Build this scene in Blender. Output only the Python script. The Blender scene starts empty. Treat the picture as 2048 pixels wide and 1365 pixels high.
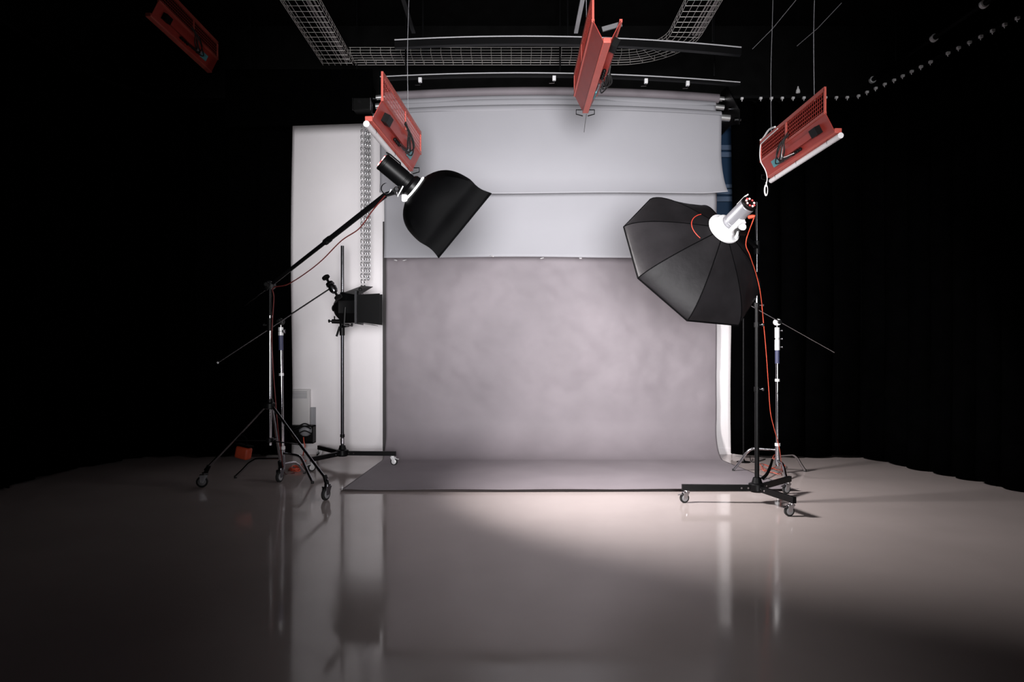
import bpy, bmesh, math, random
from mathutils import Vector, Matrix, noise

random.seed(7)
PI = math.pi
V = Vector
scene = bpy.context.scene
COL = scene.collection

# ------------------------------------------------------------------ camera
F_PX, HZ, CAMH = 1400.0, 700.0, 1.17
cam_d = bpy.data.cameras.new('camera')
cam_d.sensor_width = 36.0
cam_d.sensor_fit = 'HORIZONTAL'
cam_d.lens = F_PX / 2048.0 * 36.0
cam_d.shift_y = (HZ - 682.5) / 2048.0
cam_d.clip_start = 0.05
cam = bpy.data.objects.new('camera', cam_d)
COL.objects.link(cam)
cam.location = (0, 0, CAMH)
cam.rotation_euler = (PI / 2, 0, 0)
scene.camera = cam


def at(px, py, Y):
    """world point seen at pixel (px,py) at distance Y into the room"""
    return V(((px - 1024.0) * Y / F_PX, Y, CAMH + (HZ - py) * Y / F_PX))


def floor_at(px, py):
    Y = F_PX * CAMH / (py - HZ)
    return V(((px - 1024.0) * Y / F_PX, Y, 0.0))


# ------------------------------------------------------------------ materials
def mat(name, color, rough=0.5, metal=0.0, var=0.0, vscale=6.0, bump=0.0, bscale=40.0,
        emit=None, estr=0.0, spec=0.5, rvar=0.0, rscale=4.0, sheen=0.0):
    m = bpy.data.materials.new(name)
    m.use_nodes = True
    nt = m.node_tree
    b = nt.nodes['Principled BSDF']
    b.inputs['Base Color'].default_value = (*color, 1)
    b.inputs['Roughness'].default_value = rough
    b.inputs['Metallic'].default_value = metal
    b.inputs['Specular IOR Level'].default_value = spec
    if sheen:
        b.inputs['Sheen Weight'].default_value = sheen
    tc = nt.nodes.new('ShaderNodeTexCoord')

    def nz(scale, detail=4.0):
        n = nt.nodes.new('ShaderNodeTexNoise')
        n.inputs['Scale'].default_value = scale
        n.inputs['Detail'].default_value = detail
        nt.links.new(tc.outputs['Object'], n.inputs['Vector'])
        return n
    if var > 0:
        n = nz(vscale)
        mr = nt.nodes.new('ShaderNodeMapRange')
        mr.inputs['From Min'].default_value = 0.3
        mr.inputs['From Max'].default_value = 0.7
        mr.inputs['To Min'].default_value = 1 - var
        mr.inputs['To Max'].default_value = 1 + var
        nt.links.new(n.outputs['Fac'], mr.inputs['Value'])
        mx = nt.nodes.new('ShaderNodeVectorMath')
        mx.operation = 'SCALE'
        mx.inputs[0].default_value = color
        nt.links.new(mr.outputs['Result'], mx.inputs['Scale'])
        nt.links.new(mx.outputs['Vector'], b.inputs['Base Color'])
    if rvar > 0:
        n = nz(rscale, 6.0)
        mr = nt.nodes.new('ShaderNodeMapRange')
        mr.inputs['From Min'].default_value = 0.35
        mr.inputs['From Max'].default_value = 0.65
        mr.inputs['To Min'].default_value = max(0.0, rough - rvar)
        mr.inputs['To Max'].default_value = rough + rvar
        nt.links.new(n.outputs['Fac'], mr.inputs['Value'])
        nt.links.new(mr.outputs['Result'], b.inputs['Roughness'])
    if bump > 0:
        n = nz(bscale)
        bp = nt.nodes.new('ShaderNodeBump')
        bp.inputs['Strength'].default_value = bump
        bp.inputs['Distance'].default_value = 0.01
        nt.links.new(n.outputs['Fac'], bp.inputs['Height'])
        nt.links.new(bp.outputs['Normal'], b.inputs['Normal'])
    if emit:
        b.inputs['Emission Color'].default_value = (*emit, 1)
        b.inputs['Emission Strength'].default_value = estr
    return m


M = {
    'floor': mat('polished_floor', (0.405, 0.35, 0.337), 0.10, 0, 0.06, 1.3, 0.012, 2.5, spec=0.20, rvar=0.05, rscale=1.6),
    'wall': mat('white_wall_paint', (0.84, 0.805, 0.82), 0.75, 0, 0.02, 3, 0.05, 60),
    'black_wall': mat('black_wall_paint', (0.004, 0.004, 0.004), 0.95, spec=0.02, var=0.2),
    'velvet': mat('black_curtain_cloth', (0.0009, 0.0009, 0.001), 1.0, spec=0.0, var=0.2),
    'paper_dark': mat('grey_paper', (0.212, 0.187, 0.204), 0.62, 0, 0.08, 2.2, 0.05, 14, spec=0.35),
    'paper_white': mat('white_paper', (0.305, 0.302, 0.325), 0.6, 0, 0.012, 3, 0.03, 10, spec=0.3),
    'paper_tape': mat('white_tape', (0.85, 0.85, 0.85), 0.5),
    'core': mat('aluminium_core', (0.6, 0.6, 0.6), 0.35, 0.8),
    'red': mat('red_lacquer', (0.34, 0.036, 0.026), 0.45, 0, 0.06, 9),
    'pink': mat('faded_red_rail', (0.50, 0.095, 0.072), 0.45, 0, 0.06, 9),
    'tube_white': mat('white_tube_plastic', (0.85, 0.83, 0.84), 0.35),
    'teal': mat('teal_label', (0.10, 0.32, 0.36), 0.5),
    'grey_plastic': mat('grey_plastic', (0.30, 0.30, 0.32), 0.45),
    'black_metal': mat('black_metal', (0.0022, 0.0022, 0.0025), 0.42, 0, spec=0.16, var=0.2),
    'black_plastic': mat('black_plastic', (0.002, 0.002, 0.002), 0.5, spec=0.14, var=0.2),
    'black_fabric': mat('black_softbox_fabric', (0.0012, 0.0012, 0.0014), 0.6, spec=0.03, var=0.2, vscale=8),
    'dark_fabric': mat('charcoal_softbox_fabric', (0.011, 0.010, 0.011), 0.5, spec=0.12, var=0.25, vscale=5, bump=0.25, bscale=12),
    'silver_lining': mat('silver_lining', (0.7, 0.7, 0.7), 0.3, 0.6),
    'chrome': mat('chrome', (0.50, 0.50, 0.52), 0.13, 1.0, 0.03),
    'dark_chrome': mat('dark_chrome', (0.045, 0.045, 0.05), 0.25, 1.0, 0.05),
    'plate_grey': mat('dull_grey_plate', (0.10, 0.10, 0.105), 0.5),
    'strip': mat('dark_brown_strip', (0.022, 0.017, 0.018), 0.6, 0, 0.1),
    'dim_chrome': mat('smoked_chrome', (0.16, 0.16, 0.17), 0.22, 1.0, 0.05),
    'silver': mat('silver_paint', (0.24, 0.24, 0.26), 0.38, 0.25, 0.04),
    'white_metal': mat('bright_alloy', (0.85, 0.85, 0.86), 0.35, 0.2),
    'navy': mat('navy_sleeve', (0.045, 0.05, 0.11), 0.5),
    'rubber': mat('black_rubber', (0.012, 0.012, 0.012), 0.7),
    'wheel_grey': mat('wheel_grey', (0.30, 0.30, 0.31), 0.5),
    'orange': mat('orange_cable', (0.58, 0.075, 0.035), 0.5),
    'maroon': mat('dark_red_cable', (0.10, 0.012, 0.010), 0.5),
    'cord_red': mat('red_cord', (0.55, 0.05, 0.03), 0.5),
    'orange_bag': mat('orange_bag', (0.42, 0.05, 0.015), 0.6, 0, 0.1, 20),
    'cable_black': mat('black_cable', (0.008, 0.008, 0.008), 0.5),
    'cable_white': mat('white_cable', (0.8, 0.8, 0.8), 0.5),
    'galv': mat('galvanised_wire', (0.55, 0.52, 0.50), 0.4, 0.5),
    'galv_strip': mat('galvanised_rail', (0.42, 0.42, 0.44), 0.5, 0.1),
    'bundle': mat('grey_cables', (0.22, 0.20, 0.20), 0.6),
    'chain': mat('zinc_chain', (0.42, 0.42, 0.44), 0.25, 0.9),
    'heater': mat('white_enamel', (0.66, 0.64, 0.64), 0.45),
    'glass_blue': mat('dark_blue_pane', (0.006, 0.020, 0.045), 0.35, spec=0.3),
    'blind_blue': mat('dusty_blue_blind', (0.030, 0.055, 0.10), 0.6),
    'led': mat('red_pilot_lamp', (0.3, 0.02, 0.02), 0.4, emit=(1.0, 0.10, 0.10), estr=1.6),
    'led_hot': mat('lit_pilot_lamp', (0.6, 0.3, 0.3), 0.4, emit=(1.0, 0.62, 0.6), estr=3.0),
    'diffuser': mat('lit_diffuser_cloth', (0.8, 0.8, 0.8), 0.7, emit=(1.0, 0.97, 0.98), estr=4.0),
    'leak': mat('flash_spill_glow', (0.9, 0.9, 0.9), 0.4, emit=(1.0, 0.98, 1.0), estr=2.0),  # glow put into the material for light spilling from the flash
}


# ------------------------------------------------------------------ mesh builder
def frame_of(d):
    d = V(d).normalized()
    up = V((0, 0, 1)) if abs(d.z) < 0.95 else V((0, 1, 0))
    a = d.cross(up).normalized()
    b = d.cross(a).normalized()
    return d, a, b


class MB:
    def __init__(self):
        self.bm = bmesh.new()

    def ring(self, c, a, b, r, n, ph=0.0):
        return [self.bm.verts.new(V(c) + (a * math.cos(ph + 2 * PI * i / n) + b * math.sin(ph + 2 * PI * i / n)) * r) for i in range(n)]

    def skin(self, r0, r1):
        n = len(r0)
        for i in range(n):
            try:
                self.bm.faces.new((r0[i], r0[(i + 1) % n], r1[(i + 1) % n], r1[i]))
            except ValueError:
                pass

    def cap(self, r):
        try:
            self.bm.faces.new(r)
        except ValueError:
            pass

    def lathe(self, o, axis, prof, n=24, ph=0.0, cap=True):
        """prof: list of (s along axis, radius)"""
        d, a, b = frame_of(axis)
        rings = [self.ring(V(o) + d * s, a, b, max(r, 1e-4), n, ph) for s, r in prof]
        for i in range(len(rings) - 1):
            self.skin(rings[i], rings[i + 1])
        if cap:
            self.cap(rings[0][::-1])
            self.cap(rings[-1])
        return self

    def cyl(self, p, q, r, n=14, r2=None):
        p, q = V(p), V(q)
        return self.lathe(p, q - p, [(0, r), ((q - p).length, r if r2 is None else r2)], n)

    def tube(self, pts, r, n=8, closed=False):
        pts = [V(p) for p in pts]
        m = len(pts)
        rings = []
        d0, a, b = frame_of(pts[1] - pts[0])
        prev = d0
        for i, p in enumerate(pts):
            if closed:
                t = pts[(i + 1) % m] - pts[i - 1]
            else:
                t = pts[min(i + 1, m - 1)] - pts[max(i - 1, 0)]
            t.normalize()
            q = prev.rotation_difference(t)
            a = (q @ a).normalized()
            b = (q @ b).normalized()
            prev = t
            rr = r[i] if isinstance(r, (list, tuple)) else r
            rings.append(self.ring(p, a, b, rr, n))
        for i in range(m - 1):
            self.skin(rings[i], rings[i + 1])
        if closed:
            self.skin(rings[-1], rings[0])
        else:
            self.cap(rings[0][::-1])
            self.cap(rings[-1])
        return self

    def box(self, c, size, rot=None):
        c = V(c)
        hx, hy, hz = [s / 2 for s in size]
        vs = []
        for x, y, z in ((-1, -1, -1), (1, -1, -1), (1, 1, -1), (-1, 1, -1), (-1, -1, 1), (1, -1, 1), (1, 1, 1), (-1, 1, 1)):
            p = V((x * hx, y * hy, z * hz))
            if rot is not None:
                p = rot @ p
            vs.append(self.bm.verts.new(c + p))
        for f in ((0, 3, 2, 1), (4, 5, 6, 7), (0, 1, 5, 4), (1, 2, 6, 5), (2, 3, 7, 6), (3, 0, 4, 7)):
            self.bm.faces.new([vs[i] for i in f])
        return self

    def beam(self, p, q, w, h):
        """box bar from p to q, w sideways, h high"""
        p, q = V(p), V(q)
        d = (q - p).normalized()
        up = V((0, 0, 1)) if abs(d.z) < 0.95 else V((0, 1, 0))
        s = d.cross(up).normalized()
        u = s.cross(d).normalized()
        rot = Matrix((d, s, u)).transposed()
        return self.box((p + q) / 2, ((q - p).length, w, h), rot)

    def plate(self, pts, t):
        """planar polygon given thickness t"""
        pts = [V(p) for p in pts]
        n = (pts[1] - pts[0]).cross(pts[-1] - pts[0]).normalized() * (t / 2)
        r0 = [self.bm.verts.new(p - n) for p in pts]
        r1 = [self.bm.verts.new(p + n) for p in pts]
        self.cap(r0[::-1])
        self.cap(r1)
        self.skin(r0, r1)
        return self

    def sphere(self, c, r, sx=1, sy=1, sz=1, n=12):
        rings = []
        for j in range(1, n // 2):
            th = PI * j / (n // 2)
            rings.append([self.bm.verts.new(V(c) + V((sx * r * math.sin(th) * math.cos(2 * PI * i / n), sy * r * math.sin(th) * math.sin(2 * PI * i / n), sz * r * math.cos(th)))) for i in range(n)])
        for k in range(len(rings) - 1):
            self.skin(rings[k], rings[k + 1])
        self.cap(rings[0])
        self.cap(rings[-1][::-1])
        return self

    def grid(self, f, nu, nv):
        g = [[self.bm.verts.new(V(f(i / nu, j / nv))) for i in range(nu + 1)] for j in range(nv + 1)]
        for j in range(nv):
            for i in range(nu):
                self.bm.faces.new((g[j][i], g[j][i + 1], g[j + 1][i + 1], g[j + 1][i]))
        return self

    def torus(self, c, axis, R, r, n=24, k=8, a0=0.0, a1=2 * PI):
        d, a, b = frame_of(axis)
        full = abs(a1 - a0) > 2 * PI - 1e-4
        m = n if full else n + 1
        pts = [V(c) + (a * math.cos(a0 + (a1 - a0) * i / n) + b * math.sin(a0 + (a1 - a0) * i / n)) * R for i in range(m)]
        return self.tube(pts, r, k, closed=full)

    def build(self, name, material, parent=None, bevel=0.0, solid=0.0, angle=35, flip=True):
        bm = self.bm
        base = V((0, 0, 0))
        if parent is not None:
            base = V(parent['_base'])
        bmesh.ops.translate(bm, vec=-base, verts=bm.verts)
        if flip:
            bmesh.ops.recalc_face_normals(bm, faces=bm.faces)
        me = bpy.data.meshes.new(name)
        bm.to_mesh(me)
        bm.free()
        me.materials.append(M[material] if isinstance(material, str) else material)
        me.shade_smooth()
        me.set_sharp_from_angle(angle=math.radians(angle))
        o = bpy.data.objects.new(name, me)
        COL.objects.link(o)
        if parent is not None:
            o.parent = parent
        o['_base'] = tuple(base)
        if bevel:
            md = o.modifiers.new('bevel', 'BEVEL')
            md.width = bevel
            md.segments = 2
            md.limit_method = 'ANGLE'
        if solid:
            md = o.modifiers.new('solid', 'SOLIDIFY')
            md.thickness = solid
            md.offset = 0
        return o


def thing(name, label, cat, base, group=None):
    o = bpy.data.objects.new(name, None)
    COL.objects.link(o)
    o.empty_display_size = 0.05
    o.location = base
    o['_base'] = tuple(base)
    tag(o, label, cat, group)
    return o


def tag(o, label, cat, group=None, kind=None):
    o['label'] = label
    o['category'] = cat
    if group:
        o['group'] = group
    if kind:
        o['kind'] = kind
    return o


def struct(o):
    o['kind'] = 'structure'
    return o


def smooth_path(pts, n=8):
    """Catmull-Rom through pts"""
    pts = [V(p) for p in pts]
    P = [pts[0] * 2 - pts[1]] + pts + [pts[-1] * 2 - pts[-2]]
    out = []
    for i in range(1, len(P) - 2):
        p0, p1, p2, p3 = P[i - 1], P[i], P[i + 1], P[i + 2]
        for k in range(n):
            t = k / n
            out.append(0.5 * ((2 * p1) + (p2 - p0) * t + (2 * p0 - 5 * p1 + 4 * p2 - p3) * t * t + (3 * p1 - p0 - 3 * p2 + p3) * t ** 3))
    out.append(pts[-1])
    return out


# ================================================================== ROOM
WY = 7.84          # back wall
XL, XR, YB, CEIL = -4.7, 4.7, -4.6, 4.8


def slab(name, c, size, m):
    o = MB().box(c, size).build(name, m)
    return struct(o)


slab('floor', ((XL + XR) / 2, (YB + WY) / 2, -0.1), (XR - XL, WY - YB, 0.2), 'floor')
slab('ceiling', ((XL + XR) / 2, (YB + WY) / 2, CEIL + 0.1), (XR - XL, WY - YB, 0.2), 'black_wall')
slab('wall_left', (XL - 0.1, (YB + WY) / 2, CEIL / 2), (0.2, WY - YB, CEIL), 'black_wall')
slab('wall_right', (XR + 0.1, (YB + WY) / 2, CEIL / 2), (0.2, WY - YB, CEIL), 'black_wall')
slab('wall_front', (0, YB - 0.1, CEIL / 2), (XR - XL, 0.2, CEIL), 'black_wall')
# back wall with a window opening at its right, high up
WX0, WX1, WZ0, WZ1 = 1.95, 2.75, 1.95, 3.72
PX0, PX1, PZ = -2.75, 2.75, 3.80      # the white painted stretch of the back wall
wb = MB()
wb.box(((PX0 + WX0) / 2, WY + 0.1, PZ / 2), (WX0 - PX0, 0.2, PZ))
wb.box(((WX0 + WX1) / 2, WY + 0.1, WZ0 / 2), (WX1 - WX0, 0.2, WZ0))
wb.box(((WX0 + WX1) / 2, WY + 0.1, (WZ1 + PZ) / 2), (WX1 - WX0, 0.2, PZ - WZ1))
struct(wb.build('wall_back', 'wall'))
slab('wall_back_left', ((XL + PX0) / 2, WY + 0.1, CEIL / 2), (PX0 - XL, 0.2, CEIL), 'black_wall')
slab('wall_back_right', ((XR + PX1) / 2, WY + 0.1, CEIL / 2), (XR - PX1, 0.2, CEIL), 'black_wall')
slab('wall_back_upper', (0, WY + 0.1, (PZ + CEIL) / 2), (PX1 - PX0, 0.2, CEIL - PZ), 'black_wall')
w1 = struct(MB().box(((WX0 + WX1) / 2, WY + 0.12, (WZ0 + WZ1) / 2), (WX1 - WX0, 0.02, WZ1 - WZ0)).build('window_1', 'glass_blue'))
fr = MB()
for x in (WX0 + 0.02, WX1 - 0.02):
    fr.box((x, WY + 0.09, (WZ0 + WZ1) / 2), (0.04, 0.05, WZ1 - WZ0))
for z in (WZ0 + 0.02, WZ1 - 0.02, 3.02):
    fr.box(((WX0 + WX1) / 2, WY + 0.09, z), (WX1 - WX0, 0.05, 0.04))
fr.build('window_frame', 'blind_blue', w1)
bl = MB()
for z in (3.45, 3.37, 2.95, 2.87, 2.58, 2.50, 2.42, 2.34, 2.26, 2.18):
    bl.box(((WX0 + WX1) / 2, WY + 0.05, z), (WX1 - WX0 - 0.09, 0.012, 0.055))
bl.build('blind', 'blind_blue', w1)
# trim along the foot of the white wall
struct(MB().box((0, WY - 0.008, 0.03), (4.9, 0.016, 0.06)).build('baseboard_back', 'wall'))


# ================================================================== CURTAINS
def curtain(name, label, path, z0, z1, amp, per, skew=0.0, seed=0.0, hem=0.02):
    """pleated curtain hung along a polyline path"""
    pts = [V(p) for p in path]
    ls = [0.0]
    for i in range(1, len(pts)):
        ls.append(ls[-1] + (pts[i] - pts[i - 1]).length)
    L = ls[-1]

    def pos(s):
        for i in range(1, len(pts)):
            if s <= ls[i] + 1e-9:
                t = (s - ls[i - 1]) / (ls[i] - ls[i - 1])
                d = (pts[i] - pts[i - 1]).normalized()
                return pts[i - 1].lerp(pts[i], t), d
        return pts[-1], (pts[-1] - pts[-2]).normalized()
    nu = int(L / per * 14)

    def f(u, v):
        s = u * L
        p, d = pos(s)
        nrm = V((-d.y, d.x, 0))
        z = z0 + (z1 - z0) * v
        ph = 2 * PI * s / per + 1.3 * math.sin(s * 1.9 + seed) + 0.25 * math.sin(z * 2 + s)
        a = amp * (1.1 - 0.45 * v) * (0.75 + 0.35 * math.sin(s * 2.7 + seed * 2))
        off = a * math.sin(ph)
        sh = skew * math.cos(ph) * (1.1 - 0.4 * v)
        q = p + nrm * off + d * sh
        zz = z
        if v == 0:
            zz += hem * (0.5 + 0.5 * math.sin(ph * 0.5 + seed)) + hem * 0.5 * math.sin(s * 5.1)
        return (q.x, q.y, zz)
    root = thing(name, label, 'curtain', (pts[0].x, pts[0].y, z0))
    MB().grid(f, nu, 10).build('curtain_cloth', 'velvet', root, solid=0.006, flip=False)
    # rail and gliders
    rail = MB()
    for i in range(1, len(pts)):
        rail.beam(pts[i - 1] + V((0, 0, z1 + 0.05)), pts[i] + V((0, 0, z1 + 0.05)), 0.03, 0.03)
    rl = rail.build('curtain_rail', 'black_metal', root)
    return root, pos, L


RZ = 3.86
CR, cr_pos, cr_L = curtain('stage_curtain', 'black pleated curtain right of the backdrops and along the right side of the room',
                           [(2.36, 7.60, 0), (3.72, 7.56, 0), (3.90, 7.0, 0), (4.25, 5.4, 0), (4.45, 2.0, 0)], 0.015, RZ, 0.055, 0.27, 0.05, 0.4)
CLF, cl_pos, cl_L = curtain('stage_curtain', 'black pleated curtain left of the white wall and along the left side of the room',
                            [(-2.37, 7.60, 0), (-3.9, 7.58, 0), (-4.2, 7.0, 0), (-4.45, 2.0, 0)], 0.015, RZ, 0.05, 0.30, 0.05, 2.1)
# little metal gliders on the right-hand rail catch the light
s = 0.12
k = 0
while s < 4.3:
    p, d = cr_pos(s)
    g = MB()
    c = V((p.x, p.y, RZ + 0.02))
    n = V((-d.y, d.x, 0))
    if n.y > 0:
        n = -n
    c += n * 0.05
    g.box(c, (0.028, 0.026, 0.022))
    g.tube([c + V((0, 0, -0.006)), c + V((0, 0, -0.02)) + n * 0.006, c + V((0, 0, -0.03))], 0.004, 6)
    g.build('glider', 'white_metal', CR)
    s += 0.115 if k % 9 else 0.2
    k += 1

# black board closing the top of the white recess at the left
o = MB().plate([(-2.95, 7.22, 3.46), (-1.44, 7.22, 3.515), (-1.44, 7.22, 4.06), (-2.95, 7.22, 4.06)], 0.03).build('pelmet_board', 'velvet')
tag(o, 'black pelmet board across the top of the white wall at the left', 'board')
for zz, xx in ((0, -2.6), (0, -1.6)):
    pass
for x in (-2.7, -1.6):
    MB().cyl((x, 7.22, 4.05), (x, 7.22, CEIL), 0.006, 6).build('hanger', 'black_metal', o)

# small black box with bright edges mounted on the pelmet
b0 = at(726, 213, 7.1)
sb = thing('junction_box', 'small black box with bright edges mounted on the pelmet beside the left red fixture', 'box', b0)
MB().box(b0, (0.17, 0.16, 0.12)).build('housing', 'black_plastic', sb, bevel=0.006)
MB().box(b0 + V((0.088, -0.07, 0.0)), (0.008, 0.02, 0.12)).build('edge_strip', 'chrome', sb)
MB().box(b0 + V((-0.088, -0.07, 0.0)), (0.006, 0.02, 0.12)).build('edge_strip', 'dim_chrome', sb)
MB().cyl(b0 + V((-0.02, -0.082, 0.02)), b0 + V((-0.02, -0.09, 0.02)), 0.018, 14).build('dial', 'dim_chrome', sb)


# ================================================================== PAPER BACKDROPS
BOWX, BOWK = 0.30, 0.020


def bow(x):
    return -BOWK * (x - BOWX) ** 2


def paper_roll(root, x0, x1, Y, z, r, material, core_ext=0.10):
    n = 40
    pts = [V((x0 + (x1 - x0) * i / n, Y, z + bow(x0 + (x1 - x0) * i / n))) for i in range(n + 1)]
    MB().tube(pts, r, 28).build('paper_roll', material, root)
    e0, e1 = pts[0], pts[-1]
    MB().cyl(e1, e1 + V((core_ext, 0, -0.01)), r * 0.55, 18).build('core', 'core', root)
    MB().cyl(e0, e0 - V((core_ext, 0, 0.01)), r * 0.55, 18).build('core', 'core', root)


def drop_sheet(root, material, x0, x1, Y, ztop, zbot, curl, curlR, bx=None, seed=0.0, nu=110, nv=60):
    def f(u, v):
        # v 0 top .. 1 bottom
        x = x0 + (x1 - x0) * u
        z = ztop + bow(x) * (1 - v)
        z = z + (zbot - z) * v
        z += v * 0.012 * math.sin(u * 9 + seed) * 0.5
        y = Y
        lift = max(0.0, (v - 0.80) / 0.20)
        y -= curl * lift ** 2
        # right corner curls forward and out
        cr = max(0.0, (v - 0.45) / 0.55) ** 2 * max(0.0, (u - 0.93) / 0.07) ** 1.5
        y -= curlR * cr
        x += curlR * 0.35 * max(0.0, (v - 0.45) / 0.55) ** 2 * u ** 6
        y += 0.010 * noise.noise(V((x * 0.7, z * 1.6, seed))) + 0.006 * math.sin(z * 7 + seed) * math.sin(x * 1.1 + seed)
        return (x, y, z)
    return MB().grid(f, nu, nv).build('paper_sheet', material, root, solid=0.0012, flip=False, angle=60)


# front white roll
pb1 = thing('paper_backdrop', 'front white paper roll, pulled down only a short way', 'backdrop', (0.4, 7.3, 2.78), 'hanging paper backdrops')
R1 = 0.062
paper_roll(pb1, -1.37, 2.17, 7.30, 3.665, R1, 'paper_white')
drop_sheet(pb1, 'paper_white', -1.365, 2.165, 7.30 - R1, 3.665, 2.785, 0.03, 0.09, seed=1.7)
# second white roll
pb2 = thing('paper_backdrop', 'second white paper roll hanging lower behind the front white one', 'backdrop', (0.4, 7.48, 2.14), 'hanging paper backdrops')
R2 = 0.052
paper_roll(pb2, -1.36, 2.17, 7.50, 3.845, R2, 'paper_white')
drop_sheet(pb2, 'paper_white', -1.358, 2.168, 7.50 - R2, 3.845, 2.150, 0.035, 0.0, seed=4.2)
# grey roll to the floor
pb3 = thing('paper_backdrop', 'grey paper sweep hanging down the wall and running out over the floor', 'backdrop', (0.4, 6.5, 0.0), 'hanging paper backdrops')
R3 = 0.05
paper_roll(pb3, -1.40, 2.28, 7.725, 4.02, R3, 'paper_dark')


def lerp_tab(tab, t):
    for i in range(1, len(tab)):
        if t <= tab[i][0]:
            a, b = tab[i - 1], tab[i]
            k = (t - a[0]) / (b[0] - a[0])
            return [a[j] + (b[j] - a[j]) * k for j in range(1, len(a))]
    return list(tab[-1][1:])


PY, RAD = 7.775, 0.40
def sweep(u, v):
    # arclength along the sheet
    top, fl = 4.02, 5.76
    La = top - RAD
    Lb = RAD * PI / 2
    Lc = PY - RAD - fl
    s_ = v * (La + Lb + Lc)
    left = lerp_tab([(0, -1.395), (La, -1.40), (La + Lb, -1.37), (La + Lb + Lc, -1.425)], s_)[0]
    right = lerp_tab([(0, 2.273), (La, 2.273), (La + Lb, 2.225), (La + Lb + 0.7 * Lc, 2.33), (La + Lb + Lc, 2.37)], s_)[0]
    x = left + (right - left) * u
    if s_ < La:
        z = top - s_ + bow(x) * max(0, 1 - s_ / 1.2)
        y = PY
        w = min(1.0, s_ / 1.8) * min(1.0, (La - s_) / 0.4 + 0.15)
        n1 = noise.noise(V((x * 2.1, z * 2.6, 3.1)))
        n2 = noise.noise(V((x * 5.5 + 1.5 * z, z * 6.5, 9.7)))
        # long soft folds falling from the two top corners
        ce = abs(u - 0.5) * 2
        fold = math.sin((x * 6.0 + (0.9 - z) * 2.2 * (1 if u > .5 else -1)) * 1.6) * max(0.0, ce - 0.45)
        n3 = noise.noise(V((x * 11 - z, z * 12, 4.4)))
        y -= w * (0.016 * n1 + 0.012 * n2 + 0.0035 * n3 + 0.008 * fold)
        if z < 3.5:
            y += 0.0
    elif s_ < La + Lb:
        th = (s_ - La) / RAD
        z = RAD - RAD * math.sin(th) + 0.003
        y = PY - RAD + RAD * math.cos(th)
        n1 = noise.noise(V((x * 2.1, z * 2.6, 3.1)))
        y -= 0.016 * 0.15 * n1
    else:
        t = (s_ - La - Lb) / Lc
        y = PY - RAD - (s_ - La - Lb)
        z = 0.003
        e = max(0.0, (t - 0.93) / 0.07)
        z += 0.028 * e ** 1.5 * (0.75 + 0.5 * noise.noise(V((x * 1.3, 0, 5))))
        y += 0.02 * t * math.sin(x * 1.2) - 0.10 * t * (1 - ((u - 0.55) / 0.55) ** 2) * 0.6 + 0.03 * t
    return (x, y, z)


MB().grid(sweep, 190, 230).build('paper_sheet', 'paper_dark', pb3, solid=0.0012, flip=False, angle=70)

o = MB().box((-1.418, WY - .022, 1.30), (0.046, .036, 2.6)).build('wall_strip', 'strip', bevel=.003)  # dark brown strip up the wall beside the grey paper's left edge
tag(o, 'dark brown upright batten on the white wall along the left edge of the grey paper', 'strip')

# brackets carrying the three rolls
for sx, lab in ((2.345, 'black wall bracket holding the right ends of the paper rolls'), (-1.53, 'black wall bracket holding the left ends of the paper rolls')):
    rb = thing('roll_bracket', lab, 'bracket', (sx, WY - 0.01, 3.8))
    dz = bow(sx)
    MB().plate([(sx, 7.22, 3.58 + dz), (sx, 7.22, 3.74 + dz), (sx, 7.62, 4.12 + dz), (sx, WY, 4.14 + dz), (sx, WY, 3.66 + dz), (sx, 7.5, 3.66 + dz)], 0.012).build('side_plate', 'black_metal', rb)
    for Y, z in ((7.30, 3.655), (7.50, 3.835), (7.725, 4.01)):
        q = V((sx, Y, z + dz))
        MB().cyl(q + V((-0.03, 0, 0)), q + V((0.04, 0, 0)), 0.022, 14).build('bearing', 'dim_chrome', rb)

# drive chains at the left ends
def chain(name, label, x, Y, ztop, zbot, gap):
    m = MB()
    pts = []
    n = int((ztop - zbot) / 0.030)
    for sgn in (-1, 1):
        for i in range(n + 1):
            z = ztop - (ztop - zbot) * i / n
            w = gap * (1 if i < n else 0.4)
            c = V((x + sgn * w / 2 + 0.002 * math.sin(i * 1.7), Y + 0.002 * math.cos(i * 2.3 + sgn), z))
            # oval link, alternately turned
            ax = V((0, 1, 0)) if i % 2 else V((1, 0, 0.0))
            side = V((1, 0, 0)) if i % 2 else V((0, 1, 0))
            ring = [c + side * 0.009 * math.cos(a) + V((0, 0, 1)) * 0.021 * math.sin(a) for a in [2 * PI * q / 10 for q in range(10)]]
            m.tube(ring, 0.0032, 5, closed=True)
    m.tube([V((x + gap / 2 * math.cos(a), Y, zbot + gap / 2 * math.sin(a))) for a in [PI + PI * q / 6 for q in range(7)]], 0.004, 6)
    o = m.build(name, 'chain')
    tag(o, label, 'chain', 'roll drive chains')
    return o


chain('drive_chain', 'longer of the two metal drive chain loops, nearer the left curtain', (726.5 - 1024) / F_PX * 7.36, 7.36, 3.50, 1.80, 0.034)
chain('drive_chain', 'shorter of the two metal drive chain loops, nearer the paper rolls', (736.5 - 1024) / F_PX * 7.40, 7.40, 3.50, 1.925, 0.026)

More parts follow.
